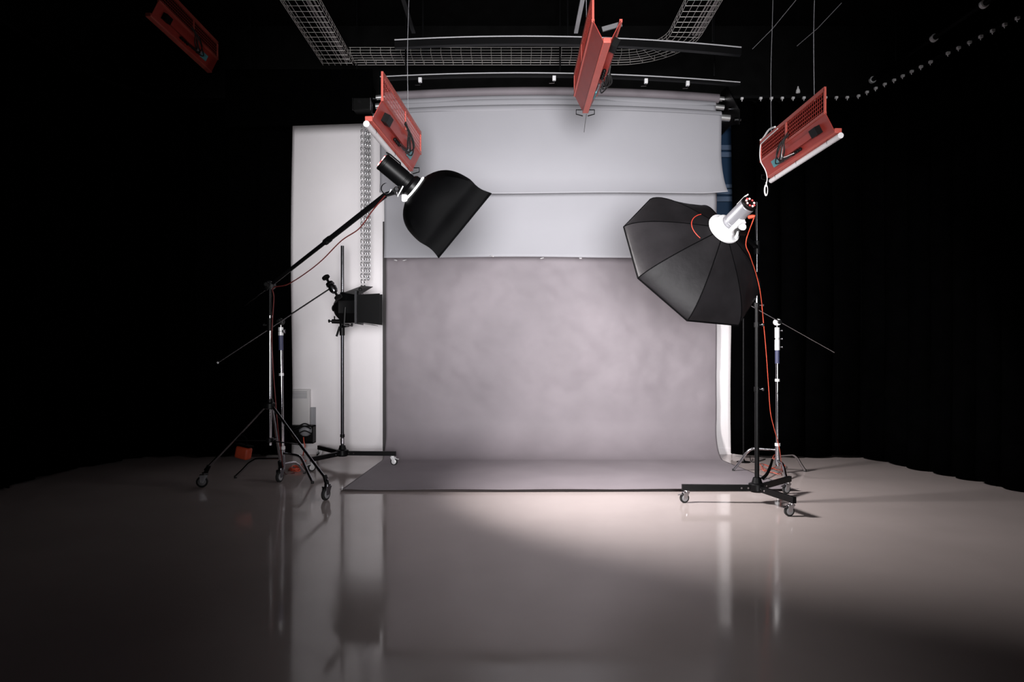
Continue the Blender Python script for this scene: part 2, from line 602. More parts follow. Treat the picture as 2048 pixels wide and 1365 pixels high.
# curled scraps of tape along the hem of the second sheet
for (px, py, lab, w, ang) in ((791, 521, 'curled scrap of white tape at the left end of the lower white hem', 0.016, 0.5),
                              (809, 521, 'white tape scrap on the lower white hem, second from its left end', 0.022, -0.5),
                              (984, 513, 'small torn tape standing up on the middle of the lower white hem', 0.014, 1.4),
                              (1084, 517, 'white tape scrap on the lower white hem, right of its middle', 0.024, -0.5),
                              (1161, 517, 'round curled tape scrap on the lower white hem near the octagonal softbox', 0.014, 0.1)):
    c = at(px, py, 7.395)

    def tp(u, v, c=c, w=w, ang=ang):
        a = -0.4 + 3.6 * v
        dx = (u - 0.5) * 0.026
        y = -0.013 * math.sin(a)
        z = 0.016 - v * 0.03 - 0.008 * math.cos(a)
        X = dx + (v - 0.5) * w * 1.6 * math.sin(ang)
        return (c.x + X, c.y + y, c.z + z)
    o = MB().grid(tp, 3, 10).build('tape_scrap', 'paper_tape', solid=0.001, flip=False)
    tag(o, lab, 'tape', 'tape scraps on the paper hem')


# ================================================================== STANDS
def caster(root, top, h, yaw, wheel_mat='wheel_grey', fork_mat='chrome', brake=True, scale=1.0):
    """swivel caster hanging below point `top`; wheel touches top.z - h"""
    top = V(top)
    f = V((math.cos(yaw), math.sin(yaw), 0))
    s_ = V((-f.y, f.x, 0))
    R = h * 0.385
    ax = V((top.x, top.y, top.z - h + R)) - f * (h * 0.18)
    m = MB()
    m.cyl(top, top - V((0, 0, h * 0.14)), h * 0.2, 16)
    m.beam(top - V((0, 0, h * 0.17)) + f * h * 0.2, top - V((0, 0, h * 0.17)) - f * h * 0.34, h * 0.36, h * 0.07)
    for sg in (-1, 1):
        o_ = s_ * sg * h * 0.17
        m.plate([top - V((0, 0, h * .15)) + f * h * .2 + o_, top - V((0, 0, h * .15)) - f * h * .34 + o_,
                 ax - f * h * .12 + o_ - V((0, 0, h * .05)), ax + f * h * .10 + o_ - V((0, 0, h * .05))], h * 0.03)
    cst = m.build('caster', fork_mat, root, bevel=0.001)
    w = MB()
    w.lathe(ax - s_ * h * 0.11, s_, [(0, R * 0.6), (0, R * 0.86), (h * .04, R), (h * .18, R), (h * .22, R * .86), (h * .22, R * .6)], 28)
    wo = w.build('tyre', 'rubber', cst)
    MB().lathe(ax - s_ * h * 0.125, s_, [(0, R * 0.2), (0.0, R * .62), (h * .02, R * .70), (h * .23, R * .70), (h * .25, R * .62), (h * .25, R * .2)], 24).build('wheel_hub', wheel_mat, cst)
    if brake:
        MB().beam(top - V((0, 0, h * .27)) - f * h * .30, top - V((0, 0, h * .36)) - f * h * .72, h * 0.2, h * 0.06).build('brake_lever', fork_mat, cst, bevel=0.002)


def wheeled_base(root, hub, casters, beam_z=0.118, bh=0.044, ch=0.096, yaws=(2.4, 2.6, 2.8), fork='chrome', wheel='wheel_grey'):
    hub = V(hub)
    for c, yw in zip(casters, yaws):
        c = V(c)
        d = V((c.x - hub.x, c.y - hub.y, 0)).normalized()
        a = V((hub.x, hub.y, beam_z)) + d * 0.05
        b = V((c.x, c.y, beam_z)) + d * 0.035
        lg = MB().beam(a, b, 0.03, bh).build('leg', 'black_metal', root, bevel=0.002)
        caster(root, (c.x, c.y, beam_z - bh / 2), ch, yw, wheel, fork)
        e = V((hub.x, hub.y, beam_z)) + d * 0.13
        sd = V((-d.y, d.x, 0))
        for t in (0.07, 0.12):
            q = V((hub.x, hub.y, beam_z)) + d * t
            MB().cyl(q + sd * 0.018, q - sd * 0.018, 0.007, 10).build('bolt', 'chrome', lg)
    h = MB()
    h.lathe((hub.x, hub.y, beam_z - 0.03), (0, 0, 1), [(0, 0.05), (0.012, 0.055), (0.012, 0.062), (0.062, 0.062), (0.07, 0.04), (0.11, 0.028)], 18)
    h.build('hub', 'black_metal', root, bevel=0.002)


def knob(root, p, d, r=0.012, l=0.035, m='black_plastic', name='knob'):
    d = V(d).normalized()
    return MB().lathe(p, d, [(0, 0.004), (l * .5, 0.004), (l * .5, r * .8), (l * .62, r), (l * .9, r), (l, r * .7)], 12).build(name, m, root)


# ---------------- right softbox stand
c1, c2, c3 = floor_at(1373, 1006), floor_at(1583, 1033), floor_at(1576, 988)
hub = V((1.865, 5.33, 0))
rs = thing('light_stand', 'black wheeled light stand on the floor carrying the octagonal softbox at the right', 'light stand', hub)
wheeled_base(rs, hub, (c1, c2, c3), yaws=(0.25, 0.15, 0.35))
MB().cyl(hub + V((0, 0, 0.13)), hub + V((0, 0, 0.88)), 0.017, 18).build('lower_pole', 'black_metal', rs)
MB().cyl(hub + V((0, 0, 0.86)), hub + V((0, 0, 1.52)), 0.0145, 18).build('middle_pole', 'black_metal', rs)
MB().cyl(hub + V((0, 0, 1.50)), hub + V((0, 0, 2.295)), 0.010, 18).build('upper_pole', 'dim_chrome', rs)
for z in (0.87, 1.36, 1.51):
    MB().cyl(hub + V((0, 0, z - .018)), hub + V((0, 0, z + .018)), 0.021, 18).build('collar', 'black_metal', rs)
    knob(rs, hub + V((0.015, -0.01, z)), (1, -0.4, 0), m='dim_chrome')

# ---------------- left barn-door light stand
lh = V((-1.725, 7.12, 0))
ls_ = thing('light_stand', 'wheeled light stand with a chrome column carrying the black barn door light', 'light stand', lh)
lc = (floor_at(785, 931), floor_at(640, 918), floor_at(627, 943))
wheeled_base(ls_, lh, lc, yaws=(2.9, 1.2, 0.6), fork='white_metal', wheel='white_metal')
MB().cyl(lh + V((0, 0, 0.13)), lh + V((0, 0, 1.40)), 0.0165, 18).build('lower_pole', 'dark_chrome', ls_)
MB().cyl(lh + V((0, 0, 1.38)), lh + V((0, 0, 2.228)), 0.0165, 18).build('upper_pole', 'dim_chrome', ls_)
MB().cyl(lh + V((0, 0, 0.28)), lh + V((0, 0, 0.31)), 0.023, 18).build('collar', 'black_metal', ls_)
MB().cyl(lh + V((0, 0, 0.215)), lh + V((0, 0, 0.27)), 0.02, 18).build('collar', 'chrome', ls_)

# ---------------- barn door light
LZ = 1.60
yb = 7.0           # the head sits on the camera side of the pole
bx = at(700, 617, yb)
bd = thing('barn_door_light', 'black spotlight with open barn doors clamped to the wheeled stand by the white wall', 'studio light', bx)
zc = bx.z
xL = at(668, 617, yb).x
xF = at(716, 617, yb).x
prof = [(0, 0.045), (0.02, 0.08), (0.05, 0.115), (0.075, 0.135), (0.078, 0.166), (xF - xL - 0.012, 0.166), (xF - xL, 0.172), (xF - xL + .012, 0.172)]
MB().lathe((xL, yb, zc + 0.005), (1, 0, 0), prof, 8, ph=PI / 8).build('housing', 'black_metal', bd, bevel=0.004, angle=30)
MB().lathe((xL - 0.02, yb, zc), (1, 0, 0), [(0, .015), (.008, .03), (.03, .034)], 14).build('rear_knob', 'black_plastic', bd)
fx = xF + 0.012
fr = MB()
hs = 0.152
for a, b in (((0, -hs, -hs), (0, hs, -hs)), ((0, hs, -hs), (0, hs, hs)), ((0, hs, hs), (0, -hs, hs)), ((0, -hs, hs), (0, -hs, -hs))):
    fr.beam(V((fx, yb, zc)) + V(a), V((fx, yb, zc)) + V(b), 0.022, 0.022)
fr.build('door_frame', 'dim_chrome', bd)
MB().lathe((fx - 0.02, yb, zc), (1, 0, 0), [(0, .12), (.012, .10), (.02, .05), (.024, .002)], 24).build('lens', 'glass_blue', bd)
# doors: near, far, top, bottom
fx += 0.014
def door(pts):
    return MB().plate(pts, 0.003).build('barn_door', 'black_metal', bd)
xr = at(760, 617, yb - 0.16).x
door([(fx, yb - .148, zc - .15), (fx, yb - .148, zc + .125), (xr, yb - .17, zc + .135), (xr, yb - .17, zc - .15)])
door([(fx, yb + .148, zc - .14), (fx, yb + .148, zc + .14), (fx + .17, yb + .26, zc + .16), (fx + .17, yb + .26, zc - .16)])
tz = at(700, 586, yb).z
door([at(687, 586, yb - .14), at(718, 591, yb - .15), at(746, 574, yb + .13), at(724, 572, yb + .15)])
door([(fx, yb - .14, zc - .15), (fx, yb + .14, zc - .15), (fx + .14, yb + .18, zc - .172), (fx + .14, yb - .1, zc - .165)])
yk = MB()
yk.tube([(bx.x - .01, yb - .165, zc), (bx.x - .02, yb - .17, zc - .17), (bx.x - .02, yb + .17, zc - .17), (bx.x - .01, yb + .165, zc)], 0.011, 8)
yk.build('yoke', 'black_metal', bd)
cl = MB()
cp = V((lh.x, lh.y - .01, zc - 0.18))
cl.cyl(cp + V((0, 0, -.09)), cp + V((0, 0, 0.03)), 0.026, 16)
cl.beam(cp, V((bx.x - .02, yb, zc - .17)), 0.03, 0.03)
cl.build('clamp', 'black_metal', bd, bevel=0.002)
MB().beam(cp + V((-.020, -.02, .0)), cp + V((-.050, -.03, -.10)), 0.018, 0.018).build('clamp_lever', 'black_plastic', bd)
hd = MB()
q = V((bx.x - .05, yb - .02, zc - .135))
hd.cyl(q, q + V((-.125, 0, 0.004)), 0.022, 14)
hd.cyl(q + V((-.125, 0, .004)), q + V((-.15, 0, .006)), 0.008, 10)
hd.cyl(q + V((-.148, 0, .006)), q + V((-.16, 0, .006)), 0.016, 12)
hd.cyl(q + V((-.10, 0, 0.01)), q + V((-.10, 0, .055)), 0.007, 8)
hd.build('tilt_handle', 'black_plastic', bd)
knob(bd, (fx + .03, yb - .15, zc + .175), (0.2, -1, 0), r=.018, l=.03)


# ---------------- C-stands
def c_stand(label, col, feet, hubs, lean, z_silver, z_navy, z_head, arm0, arm1, main='chrome', navy='navy', grip=None, bright='white_metal', darkarm='chrome'):
    col = V(col)
    root = thing('century_stand', label, 'stand', (col.x, col.y, 0))
    top = V((col.x + lean, col.y, z_head))

    def cp(z):
        return V((col.x, col.y, 0)).lerp(V((top.x, top.y, z_head)), z / z_head) * 1.0 if False else V((col.x + lean * z / z_head, col.y, z))
    for ft, hz in zip(feet, hubs):
        ft = V(ft)
        d = V((ft.x - col.x, ft.y - col.y, 0))
        L = d.length
        d.normalize()
        h0 = cp(hz)
        pts = [h0 + d * 0.015, h0 + d * (L * 0.52)]
        e = V((ft.x, ft.y, 0.012))
        b0_ = h0 + d * (L * 0.60)
        path = [h0 + d * 0.01, h0 + d * (L * 0.3), h0 + d * (L * 0.5), h0 + d * (L * 0.57) + V((0, 0, -0.004)),
                (b0_ + V((0, 0, -0.02))) + d * 0.015, b0_.lerp(e, 0.25) + d * 0.006, b0_.lerp(e, 0.6), e]
        lg = MB().tube(path, 0.0125, 12).build('leg', main, root, angle=60)
        MB().cyl(e + V((0, 0, -0.012)), e + V((0, 0, 0.012)), 0.0135, 12).build('foot_cap', 'rubber', lg)
        MB().cyl(h0 + V((0, 0, -.028)), h0 + V((0, 0, .028)), 0.0225, 16).build('leg_collar', main, root, bevel=0.002)
    MB().cyl(cp(0.075), cp(0.30), 0.0185, 16).build('base_column', main, root)
    MB().cyl(cp(0.262), cp(0.29), 0.025, 16).build('collar', bright, root, bevel=.002)
    MB().cyl(cp(0.29), cp(z_navy), 0.0155, 16).build('column', main, root)
    MB().cyl(cp(z_navy), cp(z_silver), 0.0205, 16).build('painted_sleeve', navy, root)
    MB().cyl(cp((z_navy + 0.3) / 2 + .2), cp((z_navy + 0.3) / 2 + .225), 0.022, 14).build('collar', bright, root)
    rz = MB()
    zt = z_head - 0.05
    rz.cyl(cp(z_silver), cp(z_silver + (zt - z_silver) * .47), 0.023, 16)
    rz.cyl(cp(z_silver + (zt - z_silver) * .47), cp(z_silver + (zt - z_silver) * .53), 0.017, 16)
    rz.cyl(cp(z_silver + (zt - z_silver) * .53), cp(zt), 0.0225, 16)
    rz.build('riser', bright, root, bevel=0.002)
    MB().cyl(cp(zt), cp(z_head + .01), 0.008, 12).build('spigot', main, root)
    for z in (z_silver + .03, z_silver + (zt - z_silver) * .5, zt - .03):
        knob(root, cp(z) + V((0.015, -0.012, 0)), (1, -0.5, 0), m='dim_chrome')
    arm0, arm1 = V(arm0), V(arm1)
    ad = (arm1 - arm0).normalized()
    side = V((0, -1, 0))
    hp = cp(z_head)
    gh = MB()
    gh.lathe(hp + side * -0.03, side, [(0, .018), (.004, .030), (.022, .032), (.026, .026), (.036, .026), (.04, .032), (.058, .030), (.062, .018)], 20)
    gh.build('grip_head', 'black_metal' if darkarm != 'chrome' else bright, root)
    knob(root, hp + side * 0.03, side, r=.02, l=.05, m='black_plastic')
    am = MB().cyl(arm0, arm1, 0.0070, 12).build('extension_arm', darkarm, root)
    MB().lathe(arm0, -ad, [(0, .007), (.004, .0095), (.014, .0095)], 12).build('arm_end_cap', bright, am)
    if grip:
        # a second grip head at the arm's upper end, with T-knobs either side
        g0 = V(arm1)
        gd = V(grip).normalized()
        MB().lathe(g0 - gd * .062, gd, [(0, .020), (.01, .036), (.035, .040), (.04, .032), (.06, .032), (.064, .040), (.10, .036), (.12, .026)], 20).build('grip_head', 'dim_chrome', root)
        for sg in (-1, 1):
            p = g0 + gd * sg * 0.055
            kb = MB()
            kb.cyl(p, p + gd * sg * .045, 0.012, 10)
            e = p + gd * sg * .05
            kb.lathe(e, gd * sg, [(0, .028), (.006, .037), (.022, .037), (.028, .028)], 14)
            kb.build('knob', 'black_plastic', root)
    return root


cz = 6.6
c_stand('bright century stand with a navy sleeve behind the right wheeled stand, arm sloping down right',
        (2.505, 6.6, 0), (floor_at(1467, 943), floor_at(1610, 944), floor_at(1573, 961)), (0.228, 0.175, 0.125), -0.005,
        1.165, 1.04, 1.43, at(1482, 600, 6.57), at(1669, 705, 6.55))
c_stand('dim chrome century stand just behind the tripod boom stand, its arm rising to the right',
        (-2.085, 6.37, 0), (floor_at(471, 957), floor_at(625, 968), floor_at(609, 948)), (0.175, 0.228, 0.125), -0.02,
        1.30, 1.165, 1.425, at(437, 725, 6.0), at(664, 575, 6.55), grip=(0.55, -0.25, -0.8), darkarm='dim_chrome')

# ---------------- boom stand
bs0 = V((-2.05, 5.93, 0))
bs = thing('boom_stand', 'tall tripod boom stand on casters, its long arm rising right to the dome softbox', 'boom stand', bs0)
feet = [floor_at(410, 975), floor_at(655, 1000), floor_at(562, 964)]
hubz = 0.685
for ft, yw in zip(feet, (0.3, 1.2, 1.3)):
    d = V((ft.x - bs0.x, ft.y - bs0.y, 0)).normalized()
    topc = V((ft.x, ft.y, 0.135))
    a = bs0 + d * 0.045 + V((0, 0, hubz))
    lg = MB().tube([a, a.lerp(topc, .5), topc + V((0, 0, 0.01))], 0.0115, 12).build('leg', 'chrome', bs)
    MB().cyl(topc + V((0, 0, -0.015)) - d * 0.005, topc + V((0, 0, .05)) - d * 0.035, 0.018, 12).build('leg_socket', 'black_metal', lg)
    MB().beam(bs0 + V((0, 0, .40)) + d * .02, a.lerp(topc, .52), 0.012, 0.008).build('brace', 'dim_chrome', bs)
    caster(bs, topc + V((0, 0, -0.01)), 0.125, yw, 'wheel_grey', 'dim_chrome', brake=False)
hb = MB()
hb.lathe(bs0 + V((0, 0, hubz - .02)), (0, 0, 1), [(0, .028), (.01, .052), (.05, .052), (.06, .028), (.09, .024)], 18)
hb.build('upper_hub', 'black_metal', bs)
MB().lathe(bs0 + V((0, 0, .385)), (0, 0, 1), [(0, .024), (.005, .034), (.035, .034), (.04, .024)], 16).build('lower_hub', 'black_metal', bs)
MB().cyl(bs0 + V((0, 0, .36)), bs0 + V((0, 0, 1.35)), 0.0145, 16).build('lower_column', 'chrome', bs)
MB().cyl(bs0 + V((0, 0, 1.33)), bs0 + V((0, 0, 1.44)), 0.024, 16).build('collar', 'black_metal', bs)
knob(bs, bs0 + V((-.02, -.01, 1.38)), (-1, -.3, 0))
MB().cyl(bs0 + V((0, 0, 1.44)), bs0 + V((0, 0, 1.46)), 0.0215, 16).build('collar', 'chrome', bs)
MB().cyl(bs0 + V((0, 0, 1.45)), bs0 + V((0, 0, 1.70)), 0.0125, 16).build('upper_column', 'black_metal', bs)
piv = V((-2.045, 5.92, 1.715))
hdp = at(774, 388, 4.86)
bv = (hdp - piv)
bdv = bv.normalized()
MB().lathe(piv + V((0, .045, -.0)), (0, -1, 0), [(0, .02), (.004, .036), (.086, .036), (.09, .02)], 18).build('pivot', 'black_metal', bs)
knob(bs, piv + V((0, -.045, 0)), (0, -1, 0), r=.022, l=.06)
boom = MB().tube([piv - bv * .27, piv - bv * 0.05], 0.010, 12).build('boom_tail', 'dim_chrome', bs)
MB().tube([piv - bv * .05, piv + bv * .55], 0.0155, 14).build('boom_arm', 'black_metal', bs)
MB().tube([piv + bv * .53, piv + bv * .985], 0.0195, 14).build('boom_sleeve', 'black_metal', bs)
MB().cyl(piv + bv * .52, piv + bv * .56, 0.024, 14).build('collar', 'black_metal', bs)
knob(bs, piv + bv * .54, (0.2, -1, -.6), r=.014, l=.05)

# cable along the boom
cpts = []
for t, sag in ((0.99, .01), (0.9, .045), (0.8, .10), (0.66, .09), (0.5, .125), (0.35, .13), (0.18, .11), (0.04, .05)):
    p = piv + bv * t
    cpts.append(p + V((0, -0.02, -sag)))
for z in (1.6, 1.3, 1.0):
    cpts.append(bs0 + V((0.03 + .01 * math.sin(z * 9), -.02, z)))
for px, py, Y in ((551, 800, 5.9), (556, 860, 5.95), (562, 905, 6.05), (566, 935, 6.2)):
    cpts.append(at(px, py, Y))
cpts.append(floor_at(572, 950) + V((0, 0, .006)))
cpts.append(floor_at(590, 948) + V((0, 0, .006)))
o = MB().tube(smooth_path(cpts, 8), 0.0045, 7).build('power_cable', 'maroon')
tag(o, 'thin dark red cable sagging under the long boom arm and down its stand', 'cable')

# orange bag on the left leg of the boom stand
ft = feet[0]
lp = (bs0 + V((0, 0, hubz))).lerp(V((ft.x, ft.y, .135)), 0.52)
bgc = at(487, 905, 6.0)
bg = thing('weight_bag', 'orange red weight bag hanging on the left leg of the boom stand', 'bag', bgc)
m = MB()
rot = Matrix.Rotation(0.18, 3, 'Y') @ Matrix.Rotation(-0.25, 3, 'Z')
def bagf(u, v):
    pass
m.box(bgc + V((0, 0, -.005)), (0.125, 0.08, 0.105), rot)
m.build('bag_body', 'orange_bag', bg, bevel=0.018, angle=60)
MB().box(bgc + rot @ V((0, 0, .058)), (0.13, 0.085, 0.018), rot).build('bag_flap', 'black_fabric', bg, bevel=.006)
lp2 = V((bgc.x - .02, bgc.y, 0.42))
MB().torus(bgc + V((-0.02, 0, 0.095)), (0, 1, 0), 0.05, 0.008, 20, 6).build('bag_strap', 'black_fabric', bg)


# ================================================================== SOFTBOXES
def flash_head(root, o, axis, body_r, body_l, body_mat, hot):
    """o: centre of the speed ring, axis: pointing to the back of the head"""
    o = V(o)
    d, a, b = frame_of(axis)
    n0 = 0.055
    MB().lathe(o + d * n0, d, [(0, body_r * .86), (.012, body_r), (body_l * .16, body_r), (body_l * .17, body_r * .965), (body_l * .2, body_r * .965),
                               (body_l * .21, body_r), (body_l * .93, body_r), (body_l * .94, body_r * .97), (body_l * .97, body_r * .97)], 32).build('flash_body', body_mat, root)
    back = MB().lathe(o + d * (n0 + body_l * .97), d, [(0, body_r * 1.0), (.015, body_r * 1.0), (.02, body_r * .9)], 32).build('control_panel', 'black_plastic', root)
    bc = o + d * (n0 + body_l * .97 + 0.021)
    k = 0
    for i in range(9):
        an = 2 * PI * i / 9 + 0.3
        q = bc + (a * math.cos(an) + b * math.sin(an)) * body_r * .58
        MB().lathe(q, d, [(0, body_r * .12), (.004, body_r * .12), (.006, body_r * .06)], 10).build('pilot_lamp', 'led_hot' if (i * 5 + hot) % 9 < 5 else 'led', back)
    up = V((0, 0, 1))
    # carrying rail on top
    u = (up - d * up.dot(d)).normalized()
    h0 = o + d * (n0 + body_l * .55) + u * body_r
    h1 = o + d * (n0 + body_l * .98) + u * body_r
    MB().tube([h0, h0 + u * .012 + d * .01, h1 + u * .012, h1 + d * 0.03 + u * .004], 0.005, 8).build('carry_handle', 'white_metal' if body_mat == 'silver' else 'black_metal', root)
    return d, u


def softbox(name, label, c, nrm, R, prof, nseg, ph, lit, mats, sub=6):
    """c rim centre, nrm direction the light shines, prof (depth behind rim, radius factor)"""
    c = V(c)
    d = -V(nrm).normalized()
    return c, d


# ---- left square softbox on the boom
v0 = (at(929.5, 452, 5.0) - V((0, 0, CAMH))).normalized()
n0 = V((0.763, 0.163, -0.624))
n0 = (n0 - v0 * n0.dot(v0)).normalized()
TAU = math.radians(9)
ln = (n0 * math.cos(TAU) + v0 * math.sin(TAU)).normalized()     # the way the light shines
lw = (v0 * math.cos(TAU) - n0 * math.sin(TAU)).normalized()     # across the front, away from the camera
le = ln.cross(lw).normalized()
HS = 0.281
lc_ = at(929.5, 452, 4.75) + lw * HS
laxis = -ln
DL = 0.415
SK = V((0.0, 0.0, -0.035))
sl = thing('softbox', 'square black softbox on the end of the boom arm, facing down to the right', 'softbox', lc_)


def dome(c, axis, a, b, R, depth, r_end, n, prof, scallop, ph=0.0, nsub=4, skew=V((0, 0, 0)), round_end=True):
    seg = n * nsub
    m = MB()
    rings = []
    N = 22
    half = PI / n
    for i in range(N + 1):
        t = i / N
        r = max(prof(t) * R, r_end)
        ring = []
        for k in range(seg):
            an = ph + 2 * PI * k / seg
            f_ = (k % nsub) / nsub
            loc = (f_ * 2 * half) - half
            poly = math.cos(half) / math.cos(loc)           # straight edges between ribs
            w = 1 - t ** (3 if n > 4 else 1.5)
            rr = r * (poly * w + (1 - w))
            rr *= 1 - scallop * math.sin(PI * f_) * math.sin(PI * min(1, t * 1.1))
            ring.append(m.bm.verts.new(c + axis * depth * t + skew * t + (a * math.cos(an) + b * math.sin(an)) * rr))
        rings.append(ring)
    for i in range(N):
        m.skin(rings[i], rings[i + 1])
    return m


def prof_left(t):
    base = math.sqrt(max(0.0, 1 - (t * 0.985) ** 2))
    return base - 0.05 * math.sin(PI * min(1.0, t / 0.35)) * (1 if t < .35 else 0)


DIAG = HS * math.sqrt(2)
m = dome(lc_, laxis, lw, le, DIAG, DL, 0.08, 4, prof_left, 0.02, ph=PI / 4, nsub=8, skew=SK)
shell = m.build('shell', 'black_fabric', sl, solid=0.004, angle=28)
rim = [lc_ + (lw * math.cos(PI / 4 + PI / 2 * k) + le * math.sin(PI / 4 + PI / 2 * k)) * DIAG for k in range(4)]
MB().tube(rim, 0.004, 6, closed=True).build('rim_piping', 'black_fabric', shell)
dm = MB()
dm.cap([dm.bm.verts.new(lc_ + laxis * 0.035 + (p - lc_) * 0.86) for p in rim])
dm.build('diffuser', 'diffuser', sl, solid=0.002)
rg = lc_ + laxis * (DL - 0.005) + SK
u0 = (V((0, 0, 1)) - laxis * laxis.z).normalized()
MB().lathe(rg - laxis * .012, laxis, [(0, .092), (.004, .101), (.020, .101), (.024, .084)], 32).build('speed_ring', 'leak', sl)  # ring glows to show flash spill, not a lamp itself
MB().lathe(rg + laxis * .011, laxis, [(0, .083), (.03, .080), (.045, .066)], 32).build('ring_collar', 'black_metal', sl)
MB().box(rg - u0 * .095 + laxis * .012, (.05, .03, .045)).build('spill_block', 'leak', sl, bevel=.004)  # block added as the bright patch of flash spill under the ring
d, u = flash_head(sl, rg - laxis * 0.005, laxis, 0.064, 0.225, 'black_metal', 2)
# bracket between head and boom
q0 = rg + laxis * 0.085 - u * 0.07
br = MB()
br.beam(q0 + u * .03, q0 - u * 0.03 - laxis * .02, 0.04, 0.035)
br.cyl(q0 - u * .03 + V((0, .035, 0)), q0 - u * .03 + V((0, -.045, 0)), 0.022, 16)
br.beam(q0 - u * .03, hdp - bdv * .01, 0.026, 0.028)
br.build('tilt_bracket', 'black_metal', sl, bevel=.002)
MB().tube([q0 - u * .05 + V((.01, -.04, .03)), q0 - u * .06 + V((.03, -.045, -.02)), q0 - u * .04 + V((.055, -.045, .035))], 0.005, 8).build('wing_lever', 'white_metal', sl)
knob(sl, q0 - u * .03 + V((0, -.045, 0)), (0.3, -1, 0), r=.018, l=.04, m='dim_chrome')
MB().torus(hdp + V((.0, -.03, .03)), (0.1, 1, 0.1), 0.035, 0.004, 20, 6, 0.2, 4.8).build('cable_loop', 'dim_chrome', sl)

# ---- right octagonal softbox
oc = at(1385.5, 521.5, 5.25)
on = V((-0.375, 0.789, -0.484)).normalized()
oax = -on
RO, DO = 0.594, 0.385
so = thing('softbox', 'large octagonal softbox with a silver flash head, turned away towards the grey backdrop', 'softbox', oc)
# first rib direction: aim at the photographed corner A(1297,395)
ov = (oc - V((0, 0, CAMH)))
def on_plane(px, py):
    dirv = V(((px - 1024) / F_PX, 1.0, (HZ - py) / F_PX))
    t = (oc - V((0, 0, CAMH))).dot(on) / dirv.dot(on)
    return V((0, 0, CAMH)) + dirv * t
A_ = on_plane(1297, 395)
oa = (A_ - oc)
oa = (oa - on * oa.dot(on)).normalized()
ob = oax.cross(oa).normalized()


def prof_right(t):
    return max(0.0, 1 - t ** 1.75) * 0.86 + 0.14 * (1 - t)


m = dome(oc, oax, oa, ob, RO, DO, 0.085, 8, prof_right, 0.035, ph=0.0, nsub=6)
shell = m.build('shell', 'dark_fabric', so, solid=0.004, angle=18)
rim = [oc + (oa * math.cos(2 * PI * k / 8) + ob * math.sin(2 * PI * k / 8)) * RO for k in range(8)]
MB().tube(rim, 0.006, 6, closed=True).build('rim_piping', 'black_fabric', shell)
for k in range(8):
    e = (oa * math.cos(2 * PI * k / 8) + ob * math.sin(2 * PI * k / 8))
    pts = []
    for i in range(13):
        t = i / 12
        pts.append(oc + oax * DO * t + e * (max(prof_right(t) * RO, .085) + 0.003))
    MB().tube(pts, 0.004, 6).build('rib_seam', 'black_fabric', shell)
dm = MB()
dm.cap([dm.bm.verts.new(oc + oax * 0.05 + (p - oc) * 0.90) for p in rim])
dm.build('diffuser', 'diffuser', so, solid=0.002)
# orange cord lying across the shell
cord = []
for i in range(13):
    t = i / 12
    an = (0.15 + 1.35 * t)
    tt = 0.80 - 0.03 * math.sin(PI * t)
    e = oa * math.cos(an) + ob * math.sin(an)
    cord.append(oc + oax * (DO * tt + .012) + e * (prof_right(tt) * RO * 1.0 + .012))
MB().tube(smooth_path(cord, 3), 0.0028, 6).build('cord', 'cord_red', so)
rg = oc + oax * (DO - 0.005)
MB().lathe(rg - oax * .01, oax, [(0, .118), (.006, .122), (.02, .122), (.024, .105), (.03, .105), (.034, .092), (.06, .088), (.064, .07)], 36).build('speed_ring', 'white_metal', so)
d, u = flash_head(so, rg + oax * .005, oax, 0.056, 0.215, 'silver', 0)
q0 = rg + oax * 0.115 - u * 0.075
br = MB()
br.beam(q0 - oax * .075 + u * .012, q0 + oax * .06 + u * .012, 0.05, 0.035)
br.build('mount_foot', 'white_metal', so, bevel=.003)
br = MB()
q1 = q0 - u * 0.04
br.cyl(q1 + V((-.03, -.03, 0)), q1 + V((.04, .03, 0)), 0.022, 16)
br.beam(q1 + u * .03, q1 - u * .02, 0.03, 0.03)
pol = V((hub.x, hub.y, 1.97))
pol = V((1.865, 5.33, q1.z - .03))
br.beam(q1, pol, 0.024, 0.024)
br.cyl(pol + V((0, 0, -.05)), pol + V((0, 0, .05)), 0.022, 16)
br.build('tilt_bracket', 'black_metal', so, bevel=.002)
MB().beam(q1 + V((-.02, -.03, .0)), q1 + V((-.045, -.05, -.05)), 0.012, 0.012).build('tilt_lever', 'white_metal', so)
MB().lathe(q0 + oax * .01 - u * .015 + V((.0, -.03, 0)), (0.2, -1, 0), [(0, .02), (.03, .024), (.036, .016)], 16).build('lock_knob', 'white_metal', so)
plug = rg + oax * 0.235 - u * 0.075
MB().lathe(plug - oax * .01, (oax * .8 + V((.5, 0, -.3))), [(0, .008), (.006, .013), (.03, .013), (.045, .008)], 12).build('power_plug', 'orange', so)
PLUG = plug + (oax * .8 + V((.5, 0, -.3))).normalized() * .04

# orange power cable hanging from the right flash head to the floor
pts = [PLUG]
for px, py, Y in ((1492, 484, 4.86), (1500, 512, 4.95), (1512, 548, 5.15), (1521, 588, 5.22), (1527, 645, 5.4), (1532, 700, 5.6), (1537, 770, 5.8), (1541, 825, 5.95), (1549, 860, 6.05), (1556, 885, 6.15), (1561, 912, 6.25)):
    pts.append(at(px, py, Y))
fl = [(1563, 942), (1560, 952), (1548, 952), (1535, 944), (1524, 938), (1520, 934), (1530, 931), (1545, 940), (1556, 946), (1566, 942), (1570, 936), (1562, 933), (1546, 938), (1530, 946), (1522, 942)]
for i, (px, py) in enumerate(fl):
    p = floor_at(px, py)
    p.z = 0.006 + 0.010 * (i % 3)
    pts.append(p)
o = MB().tube(smooth_path(pts, 8), 0.0034, 7).build('power_cable', 'orange')
tag(o, 'orange cable from the silver flash head down to a loose coil on the floor', 'cable')

